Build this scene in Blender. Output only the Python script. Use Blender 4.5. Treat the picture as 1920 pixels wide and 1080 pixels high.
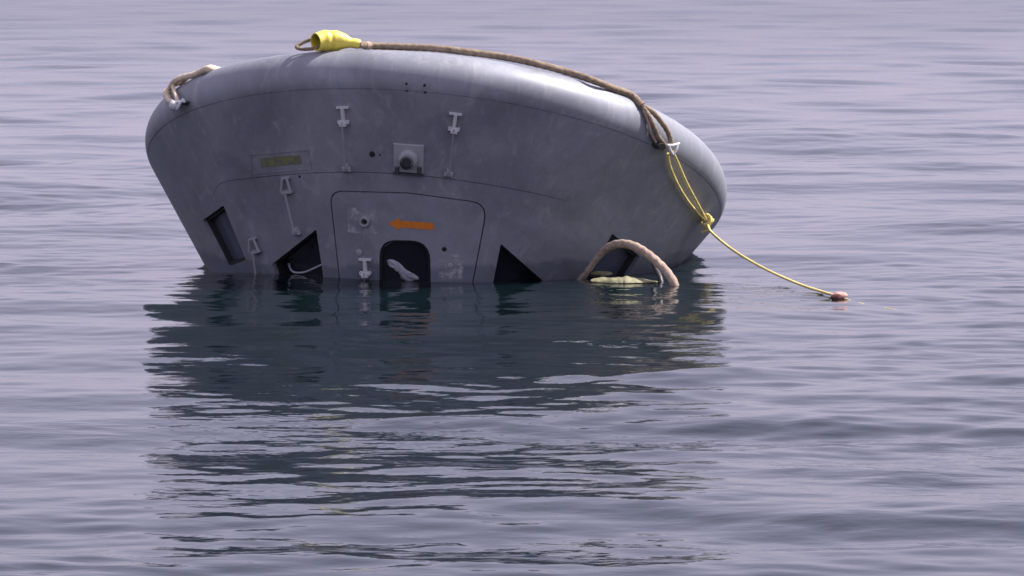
import bpy, bmesh, math, random
import numpy as np
from mathutils import Matrix, Vector

random.seed(4); rng = np.random.default_rng(11)
scene = bpy.context.scene
for o in list(bpy.data.objects): bpy.data.objects.remove(o)
col = scene.collection

# ------------------------------------------------------------------ camera
D, H, PITCH, FPX = 30.0, 2.459, 0.08751, 8405.0
cam_data = bpy.data.cameras.new('camera')
cam_data.sensor_width = 36.0
cam_data.lens = FPX / 1920.0 * 36.0
cam_data.clip_start = 0.5; cam_data.clip_end = 12000
cam = bpy.data.objects.new('camera', cam_data); col.objects.link(cam)
cam.location = (0, -D, H)
cam.rotation_euler = (math.pi / 2 - PITCH, 0, 0)
scene.camera = cam
scene.render.resolution_x, scene.render.resolution_y = 1024, 576

# ------------------------------------------------------------------ sky, sun, exposure
SUN_EL, SUN_AZ = math.radians(52), math.radians(68)      # azimuth from +Y towards +X
world = bpy.data.worlds.new('World'); scene.world = world; world.use_nodes = True
wn = world.node_tree; wn.nodes.clear()
sky = wn.nodes.new('ShaderNodeTexSky'); sky.sky_type = 'NISHITA'; sky.sun_disc = False
sky.sun_elevation = SUN_EL; sky.sun_rotation = SUN_AZ
sky.air_density = 1.0; sky.dust_density = 3.0; sky.ozone_density = 1.0; sky.altitude = 0
haze_mix = wn.nodes.new('ShaderNodeMixRGB'); haze_mix.blend_type = 'MIX'
haze_mix.inputs[0].default_value = 0.65
haze_mix.inputs[2].default_value = (6.75, 6.1, 8.0, 1)     # thin lilac overcast veil over the whole sky
wbg = wn.nodes.new('ShaderNodeBackground'); wbg.inputs[1].default_value = 0.080
wout = wn.nodes.new('ShaderNodeOutputWorld')
tint = wn.nodes.new('ShaderNodeMixRGB'); tint.blend_type = 'MULTIPLY'; tint.inputs[0].default_value = 1.0
tint.inputs[2].default_value = (0.97, 0.92, 1.16, 1)       # the film's slight magenta cast
wn.links.new(sky.outputs[0], tint.inputs[1]); wn.links.new(tint.outputs[0], haze_mix.inputs[1]); wn.links.new(haze_mix.outputs[0], wbg.inputs[0])
wn.links.new(wbg.outputs[0], wout.inputs[0])
sun_data = bpy.data.lights.new('sun', 'SUN'); sun_data.energy = 5.0
sun_data.angle = math.radians(1.5); sun_data.color = (1.0, 0.95, 0.93)
sun = bpy.data.objects.new('sun', sun_data); col.objects.link(sun)
sd = Vector((math.sin(SUN_AZ) * math.cos(SUN_EL), math.cos(SUN_AZ) * math.cos(SUN_EL), math.sin(SUN_EL)))
sun.rotation_euler = sd.to_track_quat('Z', 'Y').to_euler(); sun.location = sd * 60
vs = scene.view_settings
vs.view_transform = 'Standard'; vs.look = 'None'; vs.gamma = 1.0; vs.use_curve_mapping = False
vs.exposure = 0.80

# ------------------------------------------------------------------ materials
def mat(name, base, rough=0.5, metallic=0.0, spec=0.5):
    m = bpy.data.materials.new(name); m.use_nodes = True
    b = m.node_tree.nodes['Principled BSDF']
    b.inputs['Base Color'].default_value = (*base, 1); b.inputs['Roughness'].default_value = rough
    b.inputs['Metallic'].default_value = metallic; b.inputs['Specular IOR Level'].default_value = spec
    return m
def N(m, t, **kw):
    n = m.node_tree.nodes.new(t)
    for k, v in kw.items(): setattr(n, k, v)
    return n
def lk(m, a, b): m.node_tree.links.new(a, b)
def noise(m, scale, detail=4, rough=0.55, vec=None, dist=0.0):
    n = N(m, 'ShaderNodeTexNoise'); n.inputs['Scale'].default_value = scale
    n.inputs['Detail'].default_value = detail; n.inputs['Roughness'].default_value = rough
    n.inputs['Distortion'].default_value = dist
    if vec is not None: lk(m, vec, n.inputs['Vector'])
    return n
def mapping(m, scale=(1, 1, 1), rot=(0, 0, 0), coord='Object'):
    tc = N(m, 'ShaderNodeTexCoord'); mp = N(m, 'ShaderNodeMapping')
    mp.inputs['Scale'].default_value = scale; mp.inputs['Rotation'].default_value = rot
    lk(m, tc.outputs[coord], mp.inputs['Vector']); return mp.outputs[0]
def ramp(m, fac, stops):
    r = N(m, 'ShaderNodeValToRGB'); e = r.color_ramp.elements
    while len(e) < len(stops): e.new(0.5)
    for q, (p, c) in zip(e, stops):
        q.position = p; q.color = (*c, 1) if len(c) == 3 else c
    lk(m, fac, r.inputs[0]); return r.outputs[0]
def mixc(m, fac, a, b, mode='MIX'):
    n = N(m, 'ShaderNodeMixRGB', blend_type=mode)
    for s, v in ((0, fac), (1, a), (2, b)):
        if isinstance(v, (int, float)): n.inputs[s].default_value = v
        elif isinstance(v, tuple): n.inputs[s].default_value = (*v, 1)
        else: lk(m, v, n.inputs[s])
    return n.outputs[0]
def P(m): return m.node_tree.nodes['Principled BSDF']
def bump(m, height, strength, dist=0.01, normal=None):
    b = N(m, 'ShaderNodeBump'); b.inputs['Strength'].default_value = strength
    b.inputs['Distance'].default_value = dist; lk(m, height, b.inputs['Height'])
    if normal is not None: lk(m, normal, b.inputs['Normal'])
    lk(m, b.outputs[0], P(m).inputs['Normal']); return b

def make_hull_material(name, base, streak=0.5):
    m = mat(name, base, 0.50, 0.15, 0.45)
    v = mapping(m)
    big = noise(m, 1.6, 5, 0.6, v, 0.6)
    fine = noise(m, 14, 5, 0.65, v)
    st = noise(m, 3.0, 6, 0.7, mapping(m, (2.6, 2.6, 0.45)), 1.2)        # streaks running down the cone
    dark = tuple(c * 0.70 for c in base); lite = tuple(min(1, c * 1.17) for c in base)
    c = mixc(m, ramp(m, big.outputs[0], [(0.32, (0, 0, 0)), (0.68, (1, 1, 1))]), dark, lite)
    c = mixc(m, ramp(m, st.outputs[0], [(0.55, (0, 0, 0)), (0.72, (streak, streak, streak))]), c, (0.46, 0.45, 0.41))
    c = mixc(m, ramp(m, fine.outputs[0], [(0.30, (0.35, 0.35, 0.35)), (0.46, (0, 0, 0))]), c, dark)
    fs = noise(m, 7.0, 5, 0.7, mapping(m, (3.2, 3.2, 0.22)), 0.4)       # fine runs of salt and water
    c = mixc(m, ramp(m, fs.outputs[0], [(0.54, (0, 0, 0)), (0.72, (0.18,) * 3)]), c, (0.42, 0.43, 0.43))
    sc = noise(m, 30, 3, 0.8, mapping(m, (0.35, 0.35, 1.6)), 2.0)       # scuffs
    c = mixc(m, ramp(m, sc.outputs[0], [(0.66, (0, 0, 0)), (0.72, (0.22,) * 3)]), c, (0.12, 0.12, 0.125))
    geo = N(m, 'ShaderNodeNewGeometry'); sx = N(m, 'ShaderNodeSeparateXYZ'); lk(m, geo.outputs['Position'], sx.inputs[0])
    wv = N(m, 'ShaderNodeMath', operation='MULTIPLY_ADD'); lk(m, noise(m, 5.0, 4, 0.6, mapping(m)).outputs[0], wv.inputs[0]); wv.inputs[1].default_value = -0.16; lk(m, sx.outputs[2], wv.inputs[2])
    wet = ramp(m, wv.outputs[0], [(0.0, (1, 1, 1)), (0.035, (0, 0, 0))])    # skin still wet just above the water
    c = mixc(m, wet, c, mixc(m, 1.0, c, (0.62, 0.66, 0.70), 'MULTIPLY'))
    lk(m, c, P(m).inputs['Base Color'])
    lk(m, ramp(m, big.outputs[0], [(0.3, (0.46,) * 3), (0.7, (0.60,) * 3)]), P(m).inputs['Roughness'])
    bump(m, noise(m, 4.0, 4, 0.5, v).outputs[0], 0.25, 0.01)
    return m
M = {}
M['hull'] = make_hull_material('weathered_silver_paint', (0.212, 0.222, 0.25), 0.35)
M['hatch'] = make_hull_material('hatch_silver_paint', (0.225, 0.236, 0.268), 0.2)
M['white'] = mat('white_bracket_paint', (0.50, 0.50, 0.50), 0.5)
M['offwhite'] = mat('worn_white_paint', (0.29, 0.29, 0.30), 0.6)
M['black'] = mat('black_recess', (0.006, 0.006, 0.008), 0.6)
M['frame'] = mat('black_window_frame', (0.010, 0.010, 0.013), 0.5)
M['glass'] = mat('dark_window_glass', (0.010, 0.012, 0.018), 0.06)
M['glass_side'] = mat('blue_grey_window_glass', (0.06, 0.07, 0.10), 0.15)
M['steel'] = mat('galvanised_steel', (0.75, 0.74, 0.74), 0.5, 0.1)
M['rim'] = mat('bare_metal_rim', (0.30, 0.30, 0.34), 0.35, 0.3)
M['orange'] = mat('orange_marking_paint', (0.60, 0.17, 0.015), 0.55)
n_ = noise(M['orange'], 40, 4, 0.7, mapping(M['orange']))
lk(M['orange'], ramp(M['orange'], n_.outputs[0], [(0.35, (0.56, 0.165, 0.02)), (0.6, (0.66, 0.19, 0.012))]), P(M['orange']).inputs['Base Color'])
M['olive'] = mat('worn_yellow_lettering_paint', (0.22, 0.20, 0.03), 0.6)
n_ = noise(M['olive'], 24, 5, 0.7, mapping(M['olive']))
lk(M['olive'], ramp(M['olive'], n_.outputs[0], [(0.40, (0.10, 0.11, 0.09)), (0.66, (0.20, 0.19, 0.05))]), P(M['olive']).inputs['Base Color'])
def rope_material(name, a, b, scale):
    m = mat(name, a, 0.85, 0, 0.2); n = noise(m, scale, 4, 0.7, mapping(m))
    lk(m, ramp(m, n.outputs[0], [(0.35, a), (0.65, b)]), P(m).inputs['Base Color'])
    bump(m, noise(m, scale * 3, 3, 0.6, mapping(m)).outputs[0], 0.6, 0.006); return m
M['rope'] = rope_material('brown_manila_rope', (0.17, 0.125, 0.085), (0.31, 0.24, 0.17), 30)
M['rope_pale'] = rope_material('pale_tan_rope', (0.27, 0.20, 0.15), (0.46, 0.36, 0.28), 30)
M['rope_sand'] = rope_material('sand_coloured_rope', (0.50, 0.41, 0.29), (0.72, 0.60, 0.45), 30)
M['line'] = rope_material('yellow_polypropylene_line', (0.66, 0.54, 0.16), (0.82, 0.70, 0.30), 60)
M['tape'] = mat('yellow_vinyl_wrap', (0.74, 0.62, 0.09), 0.5)
bump(M['tape'], noise(M['tape'], 22, 3, 0.5, mapping(M['tape'])).outputs[0], 0.5, 0.015)
M['fabric'] = mat('faded_yellow_fabric', (0.52, 0.46, 0.16), 0.7)
n_ = noise(M['fabric'], 12, 5, 0.6, mapping(M['fabric']))
lk(M['fabric'], ramp(M['fabric'], n_.outputs[0], [(0.3, (0.11, 0.105, 0.06)), (0.65, (0.25, 0.235, 0.125))]), P(M['fabric']).inputs['Base Color'])
bump(M['fabric'], noise(M['fabric'], 18, 3, 0.5, mapping(M['fabric'])).outputs[0], 0.5, 0.02)
M['pink'] = mat('faded_pink_float', (0.50, 0.24, 0.19), 0.6)
M['glint'] = mat('pale_glass_glint', (0.30, 0.30, 0.34), 0.6)  # pale colour standing in for a reflection in the hatch glass
M['dim'] = mat('dull_dark_metal', (0.07, 0.07, 0.08), 0.5, 0.3)
M['dim2'] = mat('dark_throat', (0.03, 0.03, 0.035), 0.6)  # plain dark tone of the disc filling the nozzle mouth
M['strap'] = mat('dark_wet_strap', (0.035, 0.035, 0.035), 0.5)
def chipped(name, c1):
    m = mat(name, c1, 0.6); b = P(m)
    v = mapping(m); n = noise(m, 20, 6, 0.75, v, 0.5)
    tr = N(m, 'ShaderNodeBsdfTransparent'); mx = N(m, 'ShaderNodeMixShader')
    lk(m, ramp(m, n.outputs[0], [(0.46, (0.0,) * 3), (0.62, (0.85,) * 3)]), mx.inputs[0])
    out = m.node_tree.nodes['Material Output']
    lk(m, tr.outputs[0], mx.inputs[1]); lk(m, b.outputs[0], mx.inputs[2]); lk(m, mx.outputs[0], out.inputs[0])
    return m
M['chip'] = chipped('chipped_pale_paint', (0.42, 0.42, 0.44))

# ------------------------------------------------------------------ helpers
def mesh_obj(name, verts, faces, m, parent=None, smooth=True, angle=35, recenter=False):
    verts = [tuple(map(float, v)) for v in verts]
    loc = Vector((0, 0, 0))
    if recenter:
        a = np.array(verts); c = (a.min(0) + a.max(0)) / 2; c[2] = a[:, 2].min()
        loc = Vector(c); verts = [tuple(v) for v in (a - c)]
    me = bpy.data.meshes.new(name); me.from_pydata(verts, [], [list(map(int, f)) for f in faces])
    bm = bmesh.new(); bm.from_mesh(me); bmesh.ops.recalc_face_normals(bm, faces=bm.faces); bm.to_mesh(me); bm.free()
    if smooth:
        me.polygons.foreach_set('use_smooth', [True] * len(me.polygons)); me.set_sharp_from_angle(angle=math.radians(angle))
    if m is not None: me.materials.append(m)
    o = bpy.data.objects.new(name, me); col.objects.link(o); o.location = loc
    if parent is not None: o.parent = parent
    return o
def tag(o, label=None, cat=None, group=None, kind=None):
    if label: o['label'] = label
    if cat: o['category'] = cat
    if group: o['group'] = group
    if kind: o['kind'] = kind
    return o
def empty(name, loc, rot=None):
    o = bpy.data.objects.new(name, None); o.empty_display_size = 0.3; col.objects.link(o); o.location = loc
    if rot is not None: o.rotation_euler = rot
    return o
def merge(parts):
    V, F = [], []
    for v, f in parts:
        k = len(V); V += [tuple(x) for x in v]; F += [[i + k for i in q] for q in f]
    return V, F
def spline(pts, n):
    p = np.array(pts, float)
    if len(p) == 2: return p[0] + (p[1] - p[0]) * np.linspace(0, 1, n)[:, None]
    q = np.vstack([2 * p[0] - p[1], p, 2 * p[-1] - p[-2]]); out = []
    d = np.r_[0, np.cumsum(np.linalg.norm(np.diff(p, axis=0), axis=1))]
    for t in np.linspace(0, d[-1], n):
        i = min(max(np.searchsorted(d, t, 'right') - 1, 0), len(p) - 2)
        u = (t - d[i]) / max(d[i + 1] - d[i], 1e-9)
        a, b, c, e = q[i], q[i + 1], q[i + 2], q[i + 3]
        out.append(0.5 * (2 * b + (c - a) * u + (2 * a - 5 * b + 4 * c - e) * u * u + (3 * b - a - 3 * c + e) * u ** 3))
    return np.array(out)
def tube(path, rad, seg=10, lay=0.0, pitch=0.12, flat=1.0, closed_ends=True):
    """swept tube; rad a number or one per point; lay>0 gives the twisted ridges of a three-strand rope"""
    path = np.array(path, float); n = len(path)
    rad = np.full(n, rad, float) if np.isscalar(rad) else np.array(rad, float)
    T = np.gradient(path, axis=0); T /= np.maximum(np.linalg.norm(T, axis=1)[:, None], 1e-9)
    up = np.array([0, 0, 1.0]) if abs(T[0][2]) < 0.9 else np.array([0, 1.0, 0])
    u = np.cross(T[0], up); u /= np.linalg.norm(u)
    L = np.r_[0, np.cumsum(np.linalg.norm(np.diff(path, axis=0), axis=1))]
    V, F = [], []
    for i in range(n):
        u = u - T[i] * (u @ T[i]); u /= np.linalg.norm(u); w = np.cross(T[i], u)
        for k in range(seg):
            a = 2 * math.pi * k / seg
            r = rad[i] * (1 + lay * math.cos(3 * (a - 2 * math.pi * L[i] / pitch)))
            V.append(path[i] + u * math.cos(a) * r + w * math.sin(a) * r * flat)
    for i in range(n - 1):
        for k in range(seg):
            F.append([i * seg + k, i * seg + (k + 1) % seg, (i + 1) * seg + (k + 1) % seg, (i + 1) * seg + k])
    if closed_ends: F += [list(range(seg))[::-1], list(range((n - 1) * seg, n * seg))]
    return V, F

# ------------------------------------------------------------------ capsule geometry
R, RT, TH, RS = 1.955, 0.1972, 0.5896, 4.69
C0 = np.array([-0.5107, 0.0, 0.6104]); TILT, ROLL = -0.3766, 0.1049
_rx = np.array([[1, 0, 0], [0, math.cos(TILT), -math.sin(TILT)], [0, math.sin(TILT), math.cos(TILT)]])
_ry = np.array([[math.cos(ROLL), 0, math.sin(ROLL)], [0, 1, 0], [-math.sin(ROLL), 0, math.cos(ROLL)]])
MR = _ry @ _rx
cdome = math.sqrt((RS - RT) ** 2 - (R - RT) ** 2); ALF = math.atan2(R - RT, cdome)
K0 = math.pi / 2 + TH
r0, a0 = R - RT + RT * math.sin(K0), -RT * math.cos(K0)
SMAX = 2.55
prof = [(RS * math.sin(k), cdome - RS * math.cos(k)) for k in np.linspace(0, ALF, 14)]
prof += [(R - RT + RT * math.sin(k), -RT * math.cos(k)) for k in np.linspace(ALF, K0, 22)[1:]]
NSH = len(prof)
def cone(s, off=0.0):          # slant distance from the shoulder seam -> (radius, axis)
    return (r0 - s * math.sin(TH) + off * math.cos(TH), a0 + s * math.cos(TH) + off * math.sin(TH))
prof_plain = prof + [cone(s) for s in np.linspace(0, SMAX, 40)[1:]]
rr = np.array([p[0] for p in prof_plain]); aa = np.array([p[1] for p in prof_plain])
def lp(phi, r, a): return np.array([r * math.sin(phi), -r * math.cos(phi), -a])       # local capsule point
def cpt(phi, s, off=0.0):
    r, a = cone(s, off); return lp(phi, r, a)
def wpt(p): return MR @ np.asarray(p) + C0
def field(pw):                 # > 0 outside the capsule (radial measure)
    q = (np.asarray(pw) - C0) @ MR
    a = -q[..., 2]; r = np.hypot(q[..., 0], q[..., 1])
    pr = np.interp(a, aa, rr); f = r - pr
    return np.where(a < aa[0], np.maximum(f, aa[0] - a), f)
CAM = np.array([0, -D, H]); FW = np.array([0, math.cos(PITCH), -math.sin(PITCH)]); UP = np.array([0, math.sin(PITCH), math.cos(PITCH)])
def ray(px, py):
    d = FW + np.array([1, 0, 0]) * (px - 960) / FPX + UP * (540 - py) / FPX
    return d / np.linalg.norm(d)
TS = np.linspace(26.5, 33, 1301)
def hit(px, py):               # point of the capsule seen at a photograph pixel; None beside it
    d = ray(px, py); f = field(CAM + d * TS[:, None]); i = np.where(f <= 0)[0]
    if not len(i): return None
    i = i[0]; k = f[i - 1] / (f[i - 1] - f[i]); return CAM + d * (TS[i - 1] + (TS[i] - TS[i - 1]) * k)
def surf(px, py):              # (phi, s) on the cone
    p = hit(px, py); q = (p - C0) @ MR
    return math.atan2(q[0], -q[1]), (-q[2] - a0) / math.cos(TH)
def over(px, py, lift=0.0):    # a point resting on the capsule at that pixel, or on its edge when the pixel is just beside it
    d = ray(px, py); p = hit(px, py)
    if p is None:
        f = field(CAM + d * TS[:, None]); return CAM + d * TS[int(np.argmin(f))]
    e = 1e-3; g = np.array([field(p + e * v) - field(p - e * v) for v in np.eye(3)]); g /= np.linalg.norm(g)
    return p + g * lift
def on_water(px, py, z=0.0):
    d = ray(px, py); t = (z - H) / d[2]; return CAM + d * t
def frame(phi, s, off=0.0):    # local frame on the cone: point, right (phi), down the cone (s), outward
    p = cpt(phi, s, off); e = np.array([math.cos(phi), math.sin(phi), 0.0])
    n = np.array([math.sin(phi) * math.cos(TH), -math.cos(phi) * math.cos(TH), -math.sin(TH)])
    t = cpt(phi, s + 1) - cpt(phi, s); return p, e, t, n

capsule = empty('space_capsule', C0)
capsule.rotation_mode = 'QUATERNION'
capsule.rotation_quaternion = Matrix([list(x) for x in MR]).to_quaternion()
tag(capsule, 'silver-grey space capsule floating upside down with its blunt rounded base in the air', 'space capsule')

SEG = 240
def lathe(profile, seg=SEG):
    V, F = [], []; idx = []
    for (r, a) in profile:
        if r < 1e-6: idx.append([len(V)] * seg); V.append((0, 0, -a))
        else:
            idx.append(list(range(len(V), len(V) + seg))); V += [lp(2 * math.pi * k / seg + 0.004, r, a) for k in range(seg)]
    for i in range(len(profile) - 1):
        for k in range(seg):
            q = [idx[i][k], idx[i][(k + 1) % seg], idx[i + 1][(k + 1) % seg], idx[i + 1][k]]
            q = list(dict.fromkeys(q))
            if len(q) > 2: F.append(q)
    return V, F
# profile with the recessed joint between shoulder and cone
g = 0.0028
prof_cut = prof[:-1] + [(r0 + g * 0.4, a0 - g), (r0 - 0.0035, a0 - g), cone(g, -0.004), cone(g)]
prof_cut += [cone(s) for s in np.linspace(0.05, SMAX, 46)]
re, ae = cone(SMAX)
prof_cut += [(re - 0.06, ae + 0.05), (re - 0.16, ae + 0.075), (0, ae + 0.08)]
HV, HF = lathe(prof_cut)

def prism(outline, up, down):          # outline [(phi, s)] -> solid through the skin
    n = len(outline); V = [cpt(p, s, up) for p, s in outline] + [cpt(p, s, -down) for p, s in outline]
    c = np.mean(np.array(outline), 0); V += [cpt(c[0], c[1], up), cpt(c[0], c[1], -down)]
    F = []
    for i in range(n):
        j = (i + 1) % n
        F += [[i, j, n + j, n + i], [2 * n, j, i], [2 * n + 1, n + i, n + j]]
    return V, F
def strip(path, hw, up, down):         # a thin groove along a path on the skin
    p = np.array(path); V, F = [], []
    for i in range(len(p)):
        t = p[min(i + 1, len(p) - 1)] - p[max(i - 1, 0)]
        rad = cone(p[i][1])[0]; t = np.array([t[0] * rad, t[1]]); t /= np.linalg.norm(t)
        nn = np.array([-t[1] / rad, t[0]]) * hw * (min(1.0, 0.25 + 0.12 * min(i, len(p) - 1 - i)) if len(p) > 20 else 1.0)
        a, b = p[i] + nn, p[i] - nn
        V += [cpt(a[0], a[1], up), cpt(b[0], b[1], up), cpt(b[0], b[1], -down), cpt(a[0], a[1], -down)]
    for i in range(len(p) - 1):
        for k in range(4): F.append([4 * i + k, 4 * i + (k + 1) % 4, 4 * i + 4 + (k + 1) % 4, 4 * i + 4 + k])
    k = 4 * (len(p) - 1); F += [[3, 2, 1, 0], [k, k + 1, k + 2, k + 3]]
    return V, F
def rounded(poly, rad, n=6):           # round the corners of a pixel polygon
    out = []; m = len(poly); rad = [rad] * m if np.isscalar(rad) else rad
    for i in range(m):
        p, a, b = (np.array(poly[k % m], float) for k in (i, i - 1, i + 1))
        r = min(rad[i], np.linalg.norm(a - p) * 0.48, np.linalg.norm(b - p) * 0.48)
        A = p + (a - p) / np.linalg.norm(a - p) * r; B = p + (b - p) / np.linalg.norm(b - p) * r
        for t in np.linspace(0, 1, n): out.append(tuple(A * (1 - t) ** 2 + 2 * p * t * (1 - t) + B * t * t))
    return out
def dense(poly, step=14):
    out = []; m = len(poly)
    for i in range(m):
        a, b = np.array(poly[i], float), np.array(poly[(i + 1) % m], float)
        k = max(1, int(np.linalg.norm(b - a) / step))
        for t in range(k): out.append(tuple(a + (b - a) * t / k))
    return out
def to_surf(poly): return [surf(x, y) for x, y in poly]
def shrink(outline, d):                # inset an outline by d metres (star-shaped outlines)
    o = np.array(outline); n = len(o); rad = cone(o[:, 1].mean())[0]
    X = np.c_[o[:, 0] * rad, o[:, 1]]
    area = 0.5 * np.sum(X[:, 0] * np.roll(X[:, 1], -1) - np.roll(X[:, 0], -1) * X[:, 1]); sg = 1 if area > 0 else -1
    out = []
    for i in range(n):
        e1 = X[i] - X[i - 1]; e2 = X[(i + 1) % n] - X[i]
        e1 /= np.linalg.norm(e1) + 1e-12; e2 /= np.linalg.norm(e2) + 1e-12
        n1, n2 = sg * np.array([-e1[1], e1[0]]), sg * np.array([-e2[1], e2[0]])
        b = n1 + n2; b /= np.linalg.norm(b) + 1e-12; k = d / max(0.35, b @ n1)
        q = X[i] + b * k; out.append((q[0] / rad, q[1]))
    return out
def boolean(V, F, cutV, cutF, op):
    a = mesh_obj('work_a', V, F, None, smooth=False); b = mesh_obj('work_b', cutV, cutF, None, smooth=False)
    md = a.modifiers.new('b', 'BOOLEAN'); md.object = b; md.operation = op; md.solver = 'EXACT'
    dg = bpy.context.evaluated_depsgraph_get(); dg.update()
    me = bpy.data.meshes.new_from_object(a.evaluated_get(dg))
    v = [tuple(x.co) for x in me.vertices]; f = [list(p.vertices) for p in me.polygons]
    for o in (a, b):
        d = o.data; bpy.data.objects.remove(o); bpy.data.meshes.remove(d)
    bpy.data.meshes.remove(me); return v, f

# outlines read from the photograph (1920 x 1080 pixels), put onto the cone
hatch_px = dense(rounded([(617, 357), (766, 361), (916, 381), (888, 527), (868, 650), (652, 650), (636, 527)], [26, 5, 34, 5, 14, 14, 5]), 16)
hatch_out = to_surf(hatch_px)
hwin_out = to_surf(rounded([(711, 449), (806, 452), (809, 575), (711, 575)], [34, 36, 30, 30], 8))
side_win_l = to_surf(dense(rounded([(380, 413), (419, 385), (461, 488), (425, 501)], 3, 3)))
side_win_r = to_surf(dense(rounded([(1148, 438), (1200, 481), (1157, 545), (1099, 524)], 3, 3)))
rdv_l = to_surf(dense(rounded([(593, 430), (610, 545), (533, 556), (519, 522), (510, 495)], 3, 3)))
rdv_r = to_surf(dense(rounded([(939, 457), (1020, 528), (1012, 556), (920, 552)], 3, 3)))
panel_groove = [surf(x, y) for x, y in spline([(398, 372), (405, 352), (420, 341), (455, 336), (520, 329), (600, 324), (680, 323), (760, 327), (830, 334), (920, 347), (1000, 362), (1060, 376)], 60)]
plate_groove_px = [(470, 290), (578, 281), (583, 317), (473, 326)]
cut = merge([prism(hatch_out, 0.03, 0.055), prism(side_win_l, 0.03, 0.075), prism(side_win_r, 0.03, 0.075),
             prism(rdv_l, 0.03, 0.10), prism(rdv_r, 0.03, 0.10), strip(panel_groove, 0.0025, 0.02, 0.010)])
hv, hf = boolean(HV, HF, *cut, 'DIFFERENCE')
hull = mesh_obj('hull', hv, hf, M['hull'], capsule, angle=28)

# hatch: its own curved piece of skin with a gap round it
ho = shrink(hatch_out, 0.007)
pv, pf = boolean(HV, HF, *prism(ho, 0.03, 0.05), 'INTERSECT')
pv, pf = boolean(pv, pf, *prism(hwin_out, 0.04, 0.09), 'DIFFERENCE')
hatch = mesh_obj('hatch', pv, pf, M['hatch'], capsule, angle=28)
def sheet(outline, off, extra=None):
    n = len(outline); c = np.mean(np.array(outline), 0)
    V = [cpt(p, s, off) for p, s in outline] + [cpt(c[0], c[1], off)]
    return V, [[n, i, (i + 1) % n] for i in range(n)]
def ring_frame(outline, d, off_hi, off_lo):   # a flat frame with an inner edge
    inn = shrink(outline, d); n = len(outline); V = [cpt(p, s, off_hi) for p, s in outline] + [cpt(p, s, off_hi) for p, s in inn] + [cpt(p, s, off_lo) for p, s in inn]
    F = []
    for i in range(n):
        j = (i + 1) % n; F += [[i, j, n + j, n + i], [n + i, n + j, 2 * n + j, 2 * n + i]]
    return V, F
def window(name, outline, parent, fd, depth, glass, label=None):
    w = mesh_obj(name, *ring_frame(shrink(outline, 0.0015), fd, -depth * 0.35, -depth + 0.004), M['frame'], parent, angle=30)
    mesh_obj('pane', *sheet(shrink(outline, 0.004), -depth + 0.010), glass, w, smooth=False)
    if label: w['label'] = label
    return w
hwin = window('hatch_window', hwin_out, hatch, 0.014, 0.045, M['glass'])
wl = window('side_window', side_win_l, capsule, 0.020, 0.070, M['glass_side'])
wr = window('side_window', side_win_r, capsule, 0.022, 0.070, M['glass_side'])
rl = window('rendezvous_window', rdv_l, capsule, 0.012, 0.095, M['glass'])
rr_ = window('rendezvous_window', rdv_r, capsule, 0.012, 0.095, M['glass'])

def px_curve(pts, off, n): return [cpt(*surf(x, y), off) for x, y in spline(pts, n)]
mesh_obj('inner_rim', *tube(px_curve([(528, 500), (532, 511), (541, 517), (560, 516), (582, 507), (601, 499)], -0.07, 26), 0.007, 8), M['rim'], rl)
mesh_obj('inner_rim', *tube(px_curve([(718, 466), (728, 458), (742, 454), (762, 454), (786, 457)], -0.025, 20), 0.0035, 8), M['rim'], hwin)
# light reflection on the hatch pane, modelled as a puffed pale sheet
glint_px = rounded([(721, 489), (736, 489), (750, 497), (760, 509), (774, 515), (788, 526), (770, 530), (752, 528), (748, 516), (738, 509), (727, 502)], 7, 4)
glint = to_surf(glint_px); rc = np.mean(np.array(glint), 0); rn = len(glint); RV = []
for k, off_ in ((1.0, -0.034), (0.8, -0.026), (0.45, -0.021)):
    for i, q in enumerate(glint): RV.append(cpt(rc[0] + (q[0] - rc[0]) * k, rc[1] + (q[1] - rc[1]) * k, off_ + 0.004 * math.sin(i * 1.3 + k * 5)))
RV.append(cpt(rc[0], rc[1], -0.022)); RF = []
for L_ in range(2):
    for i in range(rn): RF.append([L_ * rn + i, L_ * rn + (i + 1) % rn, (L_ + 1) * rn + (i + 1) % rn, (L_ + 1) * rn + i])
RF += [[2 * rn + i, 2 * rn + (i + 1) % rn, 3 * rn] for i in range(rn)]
mesh_obj('glass_glint', RV, RF, M['glint'], hwin, angle=70)

def patch(corners, off, nu=8, nv=4):   # sheet following the skin between four pixel corners
    a, b, c, d = (np.array(surf(*p)) for p in corners); V, F = [], []
    for i in range(nu + 1):
        for j in range(nv + 1):
            u, v = i / nu, j / nv
            q = (a * (1 - u) + b * u) * (1 - v) + (d * (1 - u) + c * u) * v; V.append(cpt(q[0], q[1], off))
    for i in range(nu):
        for j in range(nv):
            k = i * (nv + 1) + j; F.append([k, k + nv + 1, k + nv + 2, k + 1])
    return V, F
arrow = merge([patch([(750, 414), (813, 418), (813, 431), (750, 426.5)], 0.002), patch([(728, 419), (750, 408), (750.05, 432.5), (728, 419.2)], 0.002, 4, 4)])
mesh_obj('arrow_marking', *arrow, M['orange'], hatch, smooth=False)['label'] = 'orange painted arrow pointing along the hatch'
mesh_obj('chipped_paint', *patch([(652, 388), (710, 394), (708, 440), (652, 436)], 0.002), M['chip'], hatch, smooth=False)
mesh_obj('chipped_paint', *patch([(822, 476), (872, 478), (868, 524), (822, 524)], 0.002), M['chip'], hatch, smooth=False)
mesh_obj('name_strip', *patch([(488, 297), (563, 291), (566, 307), (491, 314)], 0.0025), M['olive'], capsule, smooth=False)['label'] = 'faded yellow lettering strip'
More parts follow.
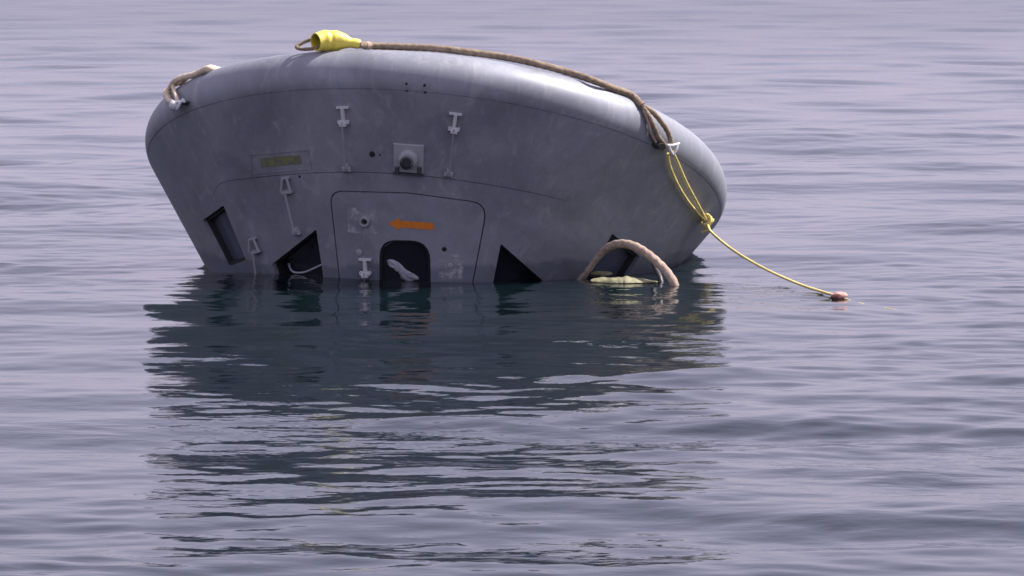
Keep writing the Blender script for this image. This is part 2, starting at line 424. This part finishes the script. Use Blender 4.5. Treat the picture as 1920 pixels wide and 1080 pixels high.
def plate(outline_px, off, th_, m, name, parent):
    o = to_surf(dense(outline_px, 10)); n = len(o); c = np.mean(np.array(o), 0)
    i_ = shrink(o, 0.004)
    V = [cpt(p, s, -0.004) for p, s in o] + [cpt(p, s, off + th_ * 0.6) for p, s in o] + [cpt(p, s, off + th_) for p, s in i_] + [cpt(c[0], c[1], off + th_)]
    F = []
    for i in range(n):
        j = (i + 1) % n; F += [[i, j, n + j, n + i], [n + i, n + j, 2 * n + j, 2 * n + i], [2 * n + i, 2 * n + j, 3 * n]]
    return mesh_obj(name, V, F, m, parent, angle=25)
pp = merge([strip([surf(x, y) for x, y in spline([plate_groove_px[k], plate_groove_px[(k + 1) % 4]], 12)], 0.0035, 0.003, 0.004) for k in range(4)])
mesh_obj('strip_border', *pp, M['hull'], capsule, smooth=False)

def box_on(px, py, w, l, h, off=0.0, du=0.0, dv=0.0, taper=1.0):   # a small block standing on the skin
    p, e, t, nn = frame(*surf(px, py)); p = p + e * du + t * dv
    V = []
    for z, k in ((off, 1.0), (off + h * 0.8, 1.0), (off + h, taper)):
        for x, y in ((-1, -1), (1, -1), (1, 1), (-1, 1)): V.append(p + e * x * w / 2 * k + t * y * l / 2 * k + nn * z)
    F = [[3, 2, 1, 0], [8, 9, 10, 11]]
    for r_ in (0, 4):
        for k in range(4): F.append([r_ + k, r_ + (k + 1) % 4, r_ + 4 + (k + 1) % 4, r_ + 4 + k])
    return V, F
def disc_on(px, py, rad, h, seg=20, off=-0.002, bev=0.25):
    p, e, t, nn = frame(*surf(px, py)); V, F = [], []
    for z, k in ((off, 1.0), (h * 0.7, 1.0), (h, 1 - bev)):
        for i in range(seg):
            a = 2 * math.pi * i / seg; V.append(p + (e * math.cos(a) + t * math.sin(a)) * rad * k + nn * z)
    V.append(p + nn * h); F.append(list(range(seg))[::-1])
    for r_ in (0, seg):
        for i in range(seg): F.append([r_ + i, r_ + (i + 1) % seg, r_ + seg + (i + 1) % seg, r_ + seg + i])
    F += [[2 * seg + i, 2 * seg + (i + 1) % seg, 3 * seg] for i in range(seg)]
    return V, F
def bolt_ring(px, py, r1, r2, h, seg=22):   # a raised ring, hollow in the middle
    p, e, t, nn = frame(*surf(px, py)); V, F = [], []
    prof_ = [(r1, -0.002), (r1, h * 0.7), (r1 * 0.93, h), (r2 * 1.1, h), (r2, h * 0.8), (r2 * 0.8, -0.001), (0.0005, -0.001)]
    for (q, z) in prof_:
        for i in range(seg):
            a = 2 * math.pi * i / seg; V.append(p + (e * math.cos(a) + t * math.sin(a)) * q + nn * z)
    for j in range(len(prof_) - 1):
        for i in range(seg): F.append([j * seg + i, j * seg + (i + 1) % seg, (j + 1) * seg + (i + 1) % seg, (j + 1) * seg + i])
    return V, F

def handrail(top, block, foot, parent, aframe=False, lab=None, bar=0.082, foot_bracket=True):
    """standoff rail: T-shaped upper bracket, clamp block, thin rod, lower bracket"""
    hgt = 0.035
    T_ = box_on(*top, bar if not aframe else bar * 0.75, 0.013, 0.026, -0.003, taper=0.9)
    mx, my = (top[0] + block[0]) / 2, (top[1] + block[1]) / 2
    ln = abs(block[1] - top[1]) / 280
    if aframe:
        parts = [T_]
        for s in (-1, 1):
            a = cpt(*surf(top[0] + s * 4, top[1]), 0.022); b = cpt(*surf(block[0] + s * 9, block[1]), 0.026)
            parts.append(tube([a, (a + b) / 2, b], 0.009, 8))
        parts.append(box_on(*block, 0.075, 0.022, 0.036, -0.003, taper=0.85))
        root = mesh_obj('handrail', *merge(parts), M['offwhite'], parent, angle=30)
    else:
        root = mesh_obj('handrail', *merge([T_, box_on(mx, my, 0.022, ln, 0.028, -0.003, taper=0.9)]), M['white'], parent, angle=30)
        mesh_obj('clamp_block', *merge([box_on(*block, 0.074, 0.020, 0.034, -0.003, taper=0.85), box_on(block[0], block[1] + 4, 0.045, 0.022, 0.048, -0.003, taper=0.8)]), M['white'], root, angle=30)
    pa = np.array(surf(*block)); pb = np.array(surf(*foot))
    path = [cpt(*(pa + (pb - pa) * t), hgt + 0.004) for t in np.linspace(0, 1, 12)]
    mesh_obj('rod', *tube(path, 0.0065, 8), M['offwhite'] if aframe else M['hatch'], root)
    if foot_bracket:
        mesh_obj('foot_bracket', *merge([box_on(*foot, 0.055, 0.030, 0.036, -0.003, taper=0.7), box_on(foot[0], foot[1] - 5, 0.026, 0.03, 0.046, -0.003, taper=0.7)]), M['offwhite'], root, angle=30)
    return root
handrail((643, 201), (645, 228), (651, 316), capsule)
handrail((854, 213), (851, 241), (841, 325), capsule)
handrail((537, 333), (540, 359), (558, 435), capsule, True)
handrail((476, 447), (482, 471), (489, 520), capsule, True, foot_bracket=False)
handrail((685, 486), (686, 511), (688, 562), hatch, foot_bracket=False)

# thruster block: wedge-shaped fairing with a round nozzle
tb = plate([(738, 268), (795, 272), (794, 325), (739, 321)], 0.0, 0.016, M['white'], 'thruster_block', capsule)
tb.data.materials.clear(); tb.data.materials.append(M['offwhite'])
mesh_obj('nozzle_housing', *disc_on(766, 297, 0.062, 0.052, 26, bev=0.35), M['offwhite'], tb, angle=30)
mesh_obj('nozzle', *bolt_ring(764, 302, 0.043, 0.037, 0.066), M['dim'], tb, angle=30)
mesh_obj('nozzle_throat', *disc_on(764, 302, 0.036, 0.058, 20, off=0.0), M['dim2'], tb, angle=30)
for bx in (745, 787): mesh_obj('mounting_foot', *box_on(bx, 318, 0.03, 0.05, 0.03, -0.003, taper=0.8), M['dim'], tb, angle=30)
mesh_obj('mounting_bar', *box_on(766, 326, 0.20, 0.010, 0.02, -0.003), M['dim'], tb, angle=30)
# ring bolt, plugs and vent holes
rb = mesh_obj('ring_bolt', *bolt_ring(684, 415, 0.034, 0.020, 0.022), M['offwhite'], hatch, angle=30)
mesh_obj('bolt_head', *disc_on(684, 415, 0.012, 0.02, 12), M['frame'], rb)
mesh_obj('plug', *disc_on(673, 473, 0.022, 0.008), M['offwhite'], hatch, angle=30)
mesh_obj('plug', *disc_on(844, 498, 0.016, 0.008), M['offwhite'], hatch, angle=30)
mesh_obj('vent_hole', *disc_on(833, 467, 0.015, 0.003), M['black'], hatch, angle=30)
mesh_obj('vent_hole', *disc_on(698, 289, 0.019, 0.003), M['black'], capsule, angle=30)
mesh_obj('vent_hole', *disc_on(562, 331, 0.008, 0.003), M['black'], capsule, angle=30)
mesh_obj('vent_hole', *disc_on(712, 290, 0.006, 0.003), M['black'], capsule, angle=30)
def dot_world(px, py, rad):            # small rivet hole on the rounded shoulder
    p = over(px, py); e = 1e-3; gd = np.array([field(p + e * v) - field(p - e * v) for v in np.eye(3)]); gd /= np.linalg.norm(gd)
    u = np.cross(gd, [0, 0, 1.0]); u /= np.linalg.norm(u); w = np.cross(gd, u); V, F = [], []
    for h_, k in ((-0.003, 1), (0.003, 0.9)):
        for i in range(12):
            a = 2 * math.pi * i / 12; V.append((p + (u * math.cos(a) + w * math.sin(a)) * rad * k + gd * h_ - C0) @ MR)
    for i in range(12): F.append([i, (i + 1) % 12, 12 + (i + 1) % 12, 12 + i])
    F.append(list(range(12, 24))); return V, F
for x, y, r_ in ((762, 157, 0.009), (796, 160, 0.010), (763, 170, 0.007), (797, 173, 0.008)):
    mesh_obj('rivet_hole', *dot_world(x, y, r_), M['black'], capsule, smooth=False)
def lug(px, py, rad, name='lifting_lug'):   # padeye on the shoulder that a sling is shackled to
    p = over(px, py); e = 1e-3; gd = np.array([field(p + e * v) - field(p - e * v) for v in np.eye(3)]); gd /= np.linalg.norm(gd)
    a = (p - gd * 0.02 - C0) @ MR; b = (p + gd * 0.05 - C0) @ MR
    return mesh_obj(name, *tube([a, (a + b) / 2, b], [rad * 1.6, rad * 1.2, rad], 12, flat=0.6), M['strap'], capsule)
lug(1232, 271, 0.035); lug(352, 193, 0.018)

# ------------------------------------------------------------------ ropes
def rope_obj(name, path, rad, m, parent=None, lay=0.055, pitch=None, seg=14, recenter=False):
    return mesh_obj(name, *tube(path, rad, seg, lay, pitch or rad * 7), m, parent, angle=80, recenter=recenter)
def child_of(o, root):
    o.parent = root; o.location = o.location - root.location; return o

RB = 0.023
top_px = [(672, 84), (700, 86), (760, 88), (820, 91), (880, 98), (940, 106), (1000, 118), (1060, 134), (1110, 150), (1150, 166), (1180, 184), (1200, 203)]
tp = [over(x, y, RB) for x, y in top_px]
sling = empty('lifting_sling', tp[6]); tag(sling, 'thick brown rope sling with a yellow wrapped eye lying over the capsule top', 'rope')
child_of(rope_obj('rope', spline(tp, 150), RB, M['rope']), sling)
dep = tp[-1]
sp1 = [tp[-1]] + [over(x, y, 0.035) for x, y in ((1216, 215), (1232, 232), (1245, 250), (1251, 268))]
sp2 = [tp[-2] * 0.15 + tp[-1] * 0.85] + [over(x, y, 0.03) for x, y in ((1210, 220), (1219, 238), (1228, 255), (1240, 270))]
lit_gap = [tp[-1]] + [over(x, y, 0.02) for x, y in ((1206, 217), (1212, 233), (1217, 250), (1226, 265))]
child_of(rope_obj('eye_strand', spline(sp1, 40), 0.017, M['rope']), sling)
child_of(rope_obj('eye_strand', spline(sp2, 40), 0.016, M['rope']), sling)
child_of(rope_obj('eye_strand', spline(lit_gap, 40), 0.009, M['rope_pale']), sling)  # pale tube drawn in for the lit gap beside the two strands
def shackle(pts, rad, pin, m, root):
    s_ = child_of(mesh_obj('shackle', *tube(spline(pts, 18), rad, 10), m), root)
    mesh_obj('pin', *tube(pin, rad * 0.8, 10), m, s_)
    return s_
shackle([over(1243, 268, 0.05), over(1246, 277, 0.055), over(1252, 283, 0.055), over(1256, 277, 0.055), over(1259, 268, 0.05)], 0.010,
        [over(1241, 269, 0.05), over(1250, 270, 0.055), over(1262, 268, 0.05)], M['steel'], sling)
# yellow wrapped eye: narrow sleeve, wide pouch open at its end, brown loop coming out of it
yw = over(655, 84, RB)
dy = yw[1]
def at_y(px, py, y):
    d = ray(px, py); return CAM + d * ((y + D) / d[1])
wrap_path = spline([at_y(676, 83, dy), at_y(655, 80, dy), at_y(640, 77, dy), at_y(622, 77, dy), at_y(607, 77, dy - 0.02), at_y(592, 79, dy - 0.055)], 30)
wr_r = np.interp(np.linspace(0, 1, 30), [0, 0.05, 0.22, 0.36, 0.5, 0.78, 1], [0.026, 0.031, 0.032, 0.050, 0.066, 0.069, 0.058])
wr_r = wr_r * (1 + 0.02 * np.sin(np.arange(30) * 0.9))
V1, F1 = tube(wrap_path, wr_r, 20, closed_ends=False); V2, F2 = tube(wrap_path[1:], wr_r[1:] * 0.88, 20, closed_ends=False)
n1 = len(V1); lipa, lipb = n1 - 20, n1 + len(V2) - 20
VV, FF = merge([(V1, F1), (V2, F2)])
FF += [[lipa + k, lipa + (k + 1) % 20, lipb + (k + 1) % 20, lipb + k] for k in range(20)]
child_of(mesh_obj('yellow_wrap', VV, FF, M['tape'], angle=50), sling)
loop = spline([at_y(625, 82, dy), at_y(605, 88, dy - .01), at_y(580, 92, dy - .02), at_y(562, 91.5, dy - .02), at_y(556, 88, dy), at_y(562, 83, dy + .02), at_y(580, 75, dy + .03), at_y(605, 70, dy + .02), at_y(625, 74, dy)], 60)
child_of(rope_obj('eye_loop', loop, 0.0115, M['rope']), sling)
child_of(rope_obj('whipping', spline(tp, 150)[5:9], 0.0262, M['rope_pale'], lay=0), sling)

# second sling leg on the other side of the shoulder
def top_z(x, y):
    zz = np.linspace(2.2, 0.3, 700); f = field(np.stack([np.full(700, x), np.full(700, y), zz], -1)); return float(zz[np.argmax(f <= 0)])
q0 = over(398, 132, RB)
behind = [np.array([q0[0] + dx, q0[1] + dyy, top_z(q0[0] + dx, q0[1] + dyy) + 0.02]) for dx, dyy in ((0.30, 1.0), (0.14, 0.6), (0.03, 0.25))]
lp1 = behind + [over(x, y, RB) for x, y in ((394, 134), (368, 139), (345, 145))] + [over(x, y, 0.03) for x, y in ((328, 153), (318, 167), (318, 180), (326, 191), (338, 197))]
left_sling = empty('rope_sling', lp1[7]); tag(left_sling, 'short pale rope leg looped through a white shackle beside the dark shoulder', 'rope')
child_of(rope_obj('rope', spline(lp1, 110), 0.021, M['rope_sand']), left_sling)
lp2 = [over(x, y, 0.03) for x, y in ((352, 146), (338, 156), (331, 167), (336, 180), (342, 192))]
child_of(rope_obj('eye_strand', spline(lp2, 40), 0.013, M['rope_sand']), left_sling)
sh = shackle([over(336, 190, 0.05), over(340, 200, 0.06), over(346, 202, 0.06), over(350, 194, 0.05), over(354, 187, 0.04)], 0.011, [over(334, 192, .05), over(344, 192, .055), over(356, 190, .04)], M['steel'], left_sling)
pb = over(343, 198, 0.07)
def ball(c, rx, ry, rz, nu=16, nv=10, wob=0.0):
    V, F = [], []
    for j in range(nv + 1):
        for i in range(nu):
            a, b = 2 * math.pi * i / nu, math.pi * j / nv; w = 1 + wob * math.sin(3 * a + 2 * b) * math.sin(b)
            V.append(np.array(c) + np.array([rx * math.sin(b) * math.cos(a), ry * math.sin(b) * math.sin(a), rz * math.cos(b)]) * w)
    for j in range(nv):
        for i in range(nu): F.append([j * nu + i, j * nu + (i + 1) % nu, (j + 1) * nu + (i + 1) % nu, (j + 1) * nu + i])
    return V, F
kn = mesh_obj('pin_knob', *ball(pb, 0.03, 0.03, 0.033), M['white']); kn.parent = sh; kn.matrix_parent_inverse = Matrix.Identity(4); kn.location = -(sh.location + left_sling.location)

# thin yellow tow line: doubled from the shackle to a knot, then out to a small float
k0 = over(1319, 410, 0.03)
float_p = on_water(1573, 557)
tow = empty('tow_line', k0); tag(tow, 'thin yellow line tied double to the shackle and running out over the water', 'rope')
RL = 0.0085
d1 = [over(x, y, 0.05) for x, y in ((1251, 278), (1262, 300), (1277, 335), (1295, 370))] + [k0]
d2 = [over(x, y, 0.03) for x, y in ((1247, 284), (1250, 305), (1263, 338), (1283, 372), (1303, 396))] + [k0]
child_of(rope_obj('line', spline(d1, 60), RL, M['line']), tow)
child_of(rope_obj('line', spline(d2, 60), RL, M['line']), tow)
run_px = [(1319, 410), (1332, 433), (1360, 458), (1390, 479), (1430, 502), (1470, 521), (1510, 537), (1545, 548), (1566, 554)]
run = []
for i, (x, y) in enumerate(run_px):
    t = (x - 1319) / (1566 - 1319); yy = k0[1] + (float_p[1] - k0[1]) * t
    run.append(k0 if i == 0 else at_y(x, y, yy))
child_of(rope_obj('line', spline(run, 120), RL, M['line']), tow)
kp = []
for i in range(46):
    t = i / 45; a = t * 2 * math.pi * 2.6
    p = k0 + np.array([0.028 * math.sin(a) + 0.03 * (t - 0.5), -0.02 + 0.018 * math.cos(a), 0.03 * math.cos(a * 0.9) - 0.045 * (t - 0.45)]); kp.append(p)
child_of(rope_obj('knot', spline(kp, 90), RL, M['line']), tow)
child_of(rope_obj('knot', spline([at_y(1316, 400, k0[1] - .03), at_y(1330, 405, k0[1] - .04), at_y(1330, 422, k0[1] - .03), at_y(1326, 432, k0[1] - .02), at_y(1315, 435, k0[1] - .01)], 30), RL, M['line']), tow)

bob = mesh_obj('float', *ball(float_p + np.array([0, 0, 0.014]), 0.046, 0.035, 0.023, 20, 12, 0.25), M['pink'], recenter=True)
tag(bob, 'small pinkish float at the end of the thin yellow line', 'float')

# thick rope loop hanging in front of the capsule at the waterline
yl = hit(1085, 524)[1] - 0.03; yr = on_water(1267, 538)[1]
lpx = [(1078, 540), (1087, 525), (1102, 508), (1118, 486), (1136, 467), (1162, 457), (1190, 462), (1215, 477), (1238, 497), (1255, 517), (1265, 535), (1266, 550)]
lpts = [at_y(x, y, yl + (yr - yl) * (x - 1085) / 182) for x, y in lpx]
wl_ = empty('mooring_rope', lpts[-2]); tag(wl_, 'thick tan rope arching out of the water and back in front of the window', 'rope')
child_of(rope_obj('rope', spline(lpts, 110), np.interp(np.linspace(0, 1, 110), [0, .25, .4, 1], [0.017, 0.021, 0.027, 0.029]), M['rope_pale'], pitch=0.2), wl_)
st = [at_y(1224, 487, yr + .35), at_y(1230, 505, yr + .3), at_y(1238, 522, yr + .2), at_y(1242, 545, yr + .15)]
child_of(rope_obj('loose_strand', spline(st, 30), 0.016, M['strap']), wl_)

# faded yellow bag floating at the waterline, and a fold of it against the window
def bag(pxs, y0, y1, zt):
    """flat crumpled lens lying on the water between pixel x positions"""
    V, F = [], []; nu, nv = 60, 16
    xa, xb = pxs
    for i in range(nu + 1):
        u = i / nu; px = xa + (xb - xa) * u
        w = max(0.02, (math.sin(math.pi * min(1, u * 1.25 + 0.06)) if u < 0.5 else (1 - u) * 1.7 + 0.08) ** 0.8)
        for j in range(nv):
            a = 2 * math.pi * j / nv
            p = at_y(px, 533, y0 + (y1 - y0) * u)
            h_ = zt * w * (1 + 0.3 * math.sin(9 * u + 1.5 * a) + 0.08 * math.sin(31 * u + 2.2 * a) + 0.05 * math.sin(53 * u - a))
            V.append(np.array([p[0], p[1] + 0.12 * w * math.cos(a), 0.004 + h_ * max(math.sin(a), -0.6)]))
    for i in range(nu):
        for j in range(nv): F.append([i * nv + j, i * nv + (j + 1) % nv, (i + 1) * nv + (j + 1) % nv, (i + 1) * nv + j])
    F += [list(range(nv))[::-1], list(range(nu * nv, nu * nv + nv))]
    return V, F
yb = on_water(1170, 534)[1]
bg = mesh_obj('flotation_bag', *bag((1108, 1233), yb, yb - 0.05, 0.030), M['fabric'], angle=60, recenter=True)
tag(bg, 'limp faded yellow bag floating at the waterline under the thick rope arch', 'bag')
hb = hit(1126, 517)
fold = mesh_obj('fold', *ball(hb + np.array([0, -0.02, -0.005]), 0.065, 0.025, 0.018, 18, 10, 0.3), M['fabric'])
fold.parent = bg; fold.location = -bg.location

# ------------------------------------------------------------------ sea
def axis_coords(lo, hi, fine_lo, fine_hi, d0, growth, grow_in=None):
    c = [fine_lo]
    while c[-1] < fine_hi: c.append(c[-1] + (d0 if grow_in is None else grow_in(c[-1])))
    d = c[-1] - c[-2]
    while c[-1] < hi: d *= growth; c.append(c[-1] + d)
    d = d0; pre = []
    x = fine_lo
    while x > lo: d *= growth; x -= d; pre.append(x)
    return np.array(pre[::-1] + c)
_x = [0.0]
while _x[-1] < 4000:
    a_ = _x[-1]; _x.append(a_ + (0.036 if a_ < 5 else 0.036 + 0.02 * (a_ - 5) if a_ < 16 else (a_ - 14) * 0.16))
xs = np.array([-v for v in _x[:0:-1]] + _x)
ys = axis_coords(-600, 6000, -16.0, 75.0, 0.03, 1.16, lambda y: 0.026 + 0.00005 * (y + 16) ** 2)
X, Y = np.meshgrid(xs, ys, indexing='xy')
Z = np.zeros_like(X)
dist = np.hypot(X, Y + 30)
def add_wave(lam, amp, ang, ph, fade):
    global Z
    k = 2 * math.pi / lam
    Z += amp * fade * np.sin(k * (X * math.sin(ang) + Y * math.cos(ang)) + ph)
cell = np.maximum(0.03, np.interp(Y, ys, np.gradient(ys))); cellx = np.interp(X, xs, np.gradient(xs))
def fade_for(lam): return np.clip((lam / np.maximum(cell, cellx) - 2.4) / 3.0, 0, 1)
# patches of calmer and livelier water
def blotch(seed, lam):
    r = np.random.default_rng(seed); B = np.zeros_like(X)
    for _ in range(7):
        a = r.uniform(0, 6.28); k = 2 * math.pi / (lam * r.uniform(0.6, 1.6)); B += np.sin(k * (X * math.cos(a) * 0.6 + Y * math.sin(a)) + r.uniform(0, 6.28))
    return np.clip(0.5 + B / 5.0, 0, 1)
live = blotch(3, 7.0)
shelter = np.exp(-(((X + 0.5) / 2.6) ** 2 + ((Y + 4.2) / 3.2) ** 2))
calm = (0.55 + 0.75 * live) * (1 - 0.30 * shelter) + 0.0
# long low swell, crests nearly across the view
Y0 = -9.1
near = 1 / (1 + np.exp((Y + 1.0) / 2.5))
for lam, sl, ang, ph in ((3.5, 0.030, 0.05, 0.0), (5.2, 0.012, -0.2, 0.4), (2.3, 0.012, 0.3, 1.0)):
    add_wave(lam, sl * lam / (2 * math.pi), ang, ph - 2 * math.pi / lam * Y0 * math.cos(ang), fade_for(lam) * near * (0.45 + 0.55 * np.exp(-((X + 0.5) / 3.0) ** 2)) / (1 + np.exp(-(Y + 13.0) / 0.5)))
# open water beyond: short-crested waves, each train strong only in patches
for i in range(34):
    lam = float(np.exp(rng.uniform(math.log(1.1), math.log(6.5))))
    add_wave(lam, 0.0115 * lam / (2 * math.pi), rng.normal(0.0, 0.5), rng.uniform(0, 6.28), fade_for(lam) * (0.35 + 0.65 * (1 - near)) * (0.3 + 1.1 * blotch(100 + i % 9, 4.0 + lam)))
for _ in range(60):
    lam = float(np.exp(rng.uniform(math.log(0.40), math.log(1.8)))); sl = 0.0080
    add_wave(lam, sl * lam / (2 * math.pi), rng.normal(0, 0.5), rng.uniform(0, 6.28), fade_for(lam) * calm * (0.55 + 0.45 * near))
for _ in range(80):
    lam = float(np.exp(rng.uniform(math.log(0.13), math.log(0.42)))); sl = 0.0062
    add_wave(lam, sl * lam / (2 * math.pi), rng.normal(0, 0.7), rng.uniform(0, 6.28), fade_for(lam) * calm)
Z -= Z[np.argmin(abs(ys + 1.6)), np.argmin(abs(xs + 0.5))] * np.exp(-((X + 0.5) / 4) ** 2 - ((Y + 0.5) / 2.5) ** 2)
def sea_z(p):
    i = int(np.clip(np.searchsorted(xs, p[0]), 1, len(xs) - 1)); j = int(np.clip(np.searchsorted(ys, p[1]), 1, len(ys) - 1)); return float(Z[j, i])
tail = [on_water(x, y) for x, y in ((1584, 558), (1600, 561), (1620, 566), (1640, 570), (1660, 573), (1690, 578), (1740, 588))]
tail = [np.array([p[0], p[1], sea_z(p) + d_]) for p, d_ in zip(tail, (0.002, -0.006, -0.003, -0.014, -0.004, -0.006, -0.02))]
child_of(rope_obj('line', spline(tail, 60), RL * 0.5, M['line']), tow)
bg.location.z += sea_z(bg.location) + 0.004; bob.location.z += sea_z(bob.location)
nx, ny = len(xs), len(ys)
me = bpy.data.meshes.new('sea')
co = np.stack([X, Y, Z], -1).reshape(-1, 3).astype(np.float32)
ii = np.arange(nx * ny).reshape(ny, nx)
fq = np.stack([ii[:-1, :-1], ii[:-1, 1:], ii[1:, 1:], ii[1:, :-1]], -1).reshape(-1, 4).astype(np.int32)
me.vertices.add(len(co)); me.vertices.foreach_set('co', co.ravel())
me.loops.add(fq.size); me.loops.foreach_set('vertex_index', fq.ravel())
me.polygons.add(len(fq)); me.polygons.foreach_set('loop_start', np.arange(0, fq.size, 4, dtype=np.int32))
me.update(calc_edges=True); me.polygons.foreach_set('use_smooth', np.ones(len(fq), dtype=bool)); me.validate()
ms = mat('sea_water', (0.003, 0.009, 0.011), 0.03)
P(ms).inputs['IOR'].default_value = 1.333
tc = N(ms, 'ShaderNodeTexCoord')
def stretched(sx, sy, rot=0.0):
    mp = N(ms, 'ShaderNodeMapping'); mp.inputs['Scale'].default_value = (sx, sy, 1); mp.inputs['Rotation'].default_value = (0, 0, rot)
    lk(ms, tc.outputs['Object'], mp.inputs['Vector']); return mp.outputs[0]
na = noise(ms, 6.0, 3, 0.5, stretched(0.55, 1.0, 0.1)); nb = noise(ms, 15.0, 2, 0.5, stretched(0.6, 1.0, -0.2))
patchn = noise(ms, 0.35, 3, 0.6, stretched(0.5, 1.0))
ad = N(ms, 'ShaderNodeMath', operation='MULTIPLY_ADD'); lk(ms, nb.outputs[0], ad.inputs[0]); ad.inputs[1].default_value = 0.3; lk(ms, na.outputs[0], ad.inputs[2])
ml = N(ms, 'ShaderNodeMath', operation='MULTIPLY'); lk(ms, ad.outputs[0], ml.inputs[0])
lk(ms, ramp(ms, patchn.outputs[0], [(0.38, (0.25,) * 3), (0.66, (1.0,) * 3)]), ml.inputs[1])
bump(ms, ml.outputs[0], 1.0, 0.009)
# smooth slick in the lee of the capsule, wind-ruffled beyond it
ln = N(ms, 'ShaderNodeVectorMath', operation='LENGTH'); lk(ms, tc.outputs['Object'], ln.inputs[0])
rm = N(ms, 'ShaderNodeMapRange'); lk(ms, ln.outputs['Value'], rm.inputs['Value'])
for k_, v_ in (('From Min', 8.0), ('From Max', 60.0), ('To Min', 0.03), ('To Max', 0.17)): rm.inputs[k_].default_value = v_
lk(ms, rm.outputs[0], P(ms).inputs['Roughness'])
me.materials.append(ms)
sea = bpy.data.objects.new('sea', me); col.objects.link(sea); tag(sea, kind='structure')

scene.cycles.filter_width = 1.6
